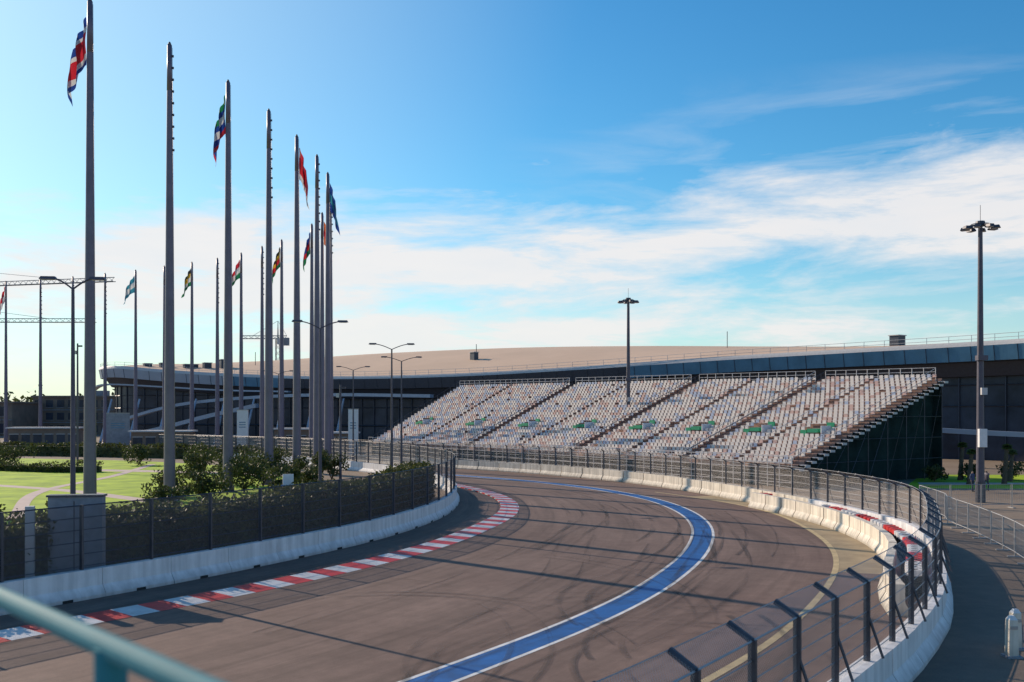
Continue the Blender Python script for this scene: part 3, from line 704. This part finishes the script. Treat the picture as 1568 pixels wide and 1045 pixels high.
# ------------------------------------------------------------------ sky & sun
az=math.radians(49); el=math.radians(25)
SD=(-math.sin(az)*math.cos(el),math.cos(az)*math.cos(el),math.sin(el))
W=bpy.data.worlds.new('World'); S.world=W; W.use_nodes=True; nt=W.node_tree; N=nt.nodes; L=nt.links
bg=N['Background']; bg.inputs['Strength'].default_value=.11
sky=N.new('ShaderNodeTexSky'); sky.sky_type='NISHITA'; sky.sun_disc=False; sky.sun_elevation=el; sky.sun_rotation=-az; sky.altitude=0; sky.air_density=1.0; sky.dust_density=.6; sky.ozone_density=2.0
hs=N.new('ShaderNodeHueSaturation'); hs.inputs['Saturation'].default_value=1.35; L.new(sky.outputs[0],hs.inputs['Color'])
tint=N.new('ShaderNodeVectorMath'); tint.operation='MULTIPLY'; tint.inputs[1].default_value=(.78,1.28,1.34); L.new(hs.outputs[0],tint.inputs[0])
tc=N.new('ShaderNodeTexCoord'); sx=N.new('ShaderNodeSeparateXYZ'); L.new(tc.outputs['Generated'],sx.inputs[0])
def MM(op,a,b2=None,clamp=False):
    k=N.new('ShaderNodeMath'); k.operation=op; k.use_clamp=clamp
    for i,x in enumerate((a,b2)):
        if x is None: continue
        if isinstance(x,(int,float)): k.inputs[i].default_value=x
        else: L.new(x,k.inputs[i])
    return k.outputs[0]
dt=N.new('ShaderNodeVectorMath'); dt.operation='DOT_PRODUCT'; L.new(tc.outputs['Generated'],dt.inputs[0]); dt.inputs[1].default_value=SD
glow=MM('MULTIPLY',MM('SUBTRACT',dt.outputs['Value'],.66),2.1,True); glow=MM('MULTIPLY',MM('POWER',glow,1.25),.9)
gm=N.new('ShaderNodeMix'); gm.data_type='RGBA'; L.new(glow,gm.inputs[0]); L.new(tint.outputs[0],gm.inputs[6]); gm.inputs[7].default_value=(6.1,7.5,8.2,1)
def cn(scale,sc,det,rough,dist,rot=(0,0,0),loc=(0,0,0)):
    mp=N.new('ShaderNodeMapping'); mp.inputs['Scale'].default_value=scale; mp.inputs['Rotation'].default_value=rot; mp.inputs['Location'].default_value=loc
    L.new(tc.outputs['Generated'],mp.inputs[0]); n=N.new('ShaderNodeTexNoise'); n.inputs['Scale'].default_value=sc; n.inputs['Detail'].default_value=det; n.inputs['Roughness'].default_value=rough; n.inputs['Distortion'].default_value=dist
    L.new(mp.outputs[0],n.inputs['Vector']); return n.outputs['Fac']
z=sx.outputs[2]
cen=MM('ADD',MM('MULTIPLY',sx.outputs[0],.075),.150)
c1=MM('SUBTRACT',.28,MM('MULTIPLY',MM('ABSOLUTE',MM('SUBTRACT',z,cen)),4.4))
c2=MM('MINIMUM',MM('MULTIPLY',MM('SUBTRACT',.13,z),3.0),.14)
cov=MM('MAXIMUM',MM('MAXIMUM',c1,c2),-.5)
n1=cn((1.7,1.7,8.0),2.6,11,.62,.25,rot=(0,math.radians(-4),0),loc=(.4,0,.3))
m1=MM('MULTIPLY',MM('SUBTRACT',MM('ADD',n1,cov),.50),4.2,True)
n2=cn((1.5,1.5,10),2.6,9,.6,.5,rot=(0,math.radians(-8),0),loc=(1.3,.2,.9))
right=MM('MULTIPLY',MM('ADD',sx.outputs[0],.02),2.8,True)
hi=MM('MULTIPLY',MM('SUBTRACT',.32,z),9,True)
m2=MM('MULTIPLY',MM('MULTIPLY',MM('MULTIPLY',MM('SUBTRACT',n2,.50),4.0,True),right),hi)
hz=MM('MULTIPLY',MM('SUBTRACT',.16,z),5.5,True)
mask=MM('MULTIPLY',MM('MAXIMUM',MM('MAXIMUM',m1,m2),MM('MULTIPLY',hz,.85)),.92)
cc=N.new('ShaderNodeMix'); cc.data_type='RGBA'; cc.inputs[6].default_value=(6.7,7.2,7.8,1); cc.inputs[7].default_value=(8.3,7.95,7.8,1)
L.new(MM('MULTIPLY',m1,MM('ADD',cn((2,2,9),4,6,.6,.3),.4),True),cc.inputs[0])
mx=N.new('ShaderNodeMix'); mx.data_type='RGBA'; L.new(mask,mx.inputs[0]); L.new(gm.outputs[2],mx.inputs[6]); L.new(cc.outputs[2],mx.inputs[7])
L.new(mx.outputs[2],bg.inputs['Color'])
sl=bpy.data.lights.new('sun','SUN'); sl.energy=5.0; sl.angle=math.radians(.4); sl.color=(1,.82,.63)
so=bpy.data.objects.new('sun',sl); S.collection.objects.link(so)
so.rotation_euler=Vector(SD).to_track_quat('Z','Y').to_euler(); so.location=(0,0,60)

cam=bpy.data.cameras.new('camera'); co=bpy.data.objects.new('camera',cam); S.collection.objects.link(co); S.camera=co
co.location=(0,0,6.5); co.rotation_euler=(math.radians(90),0,0); cam.lens=35; cam.sensor_width=36; cam.shift_y=.0686; cam.clip_end=6000; cam.clip_start=.05
cam.dof.use_dof=True; cam.dof.focus_distance=75; cam.dof.aperture_fstop=1.8
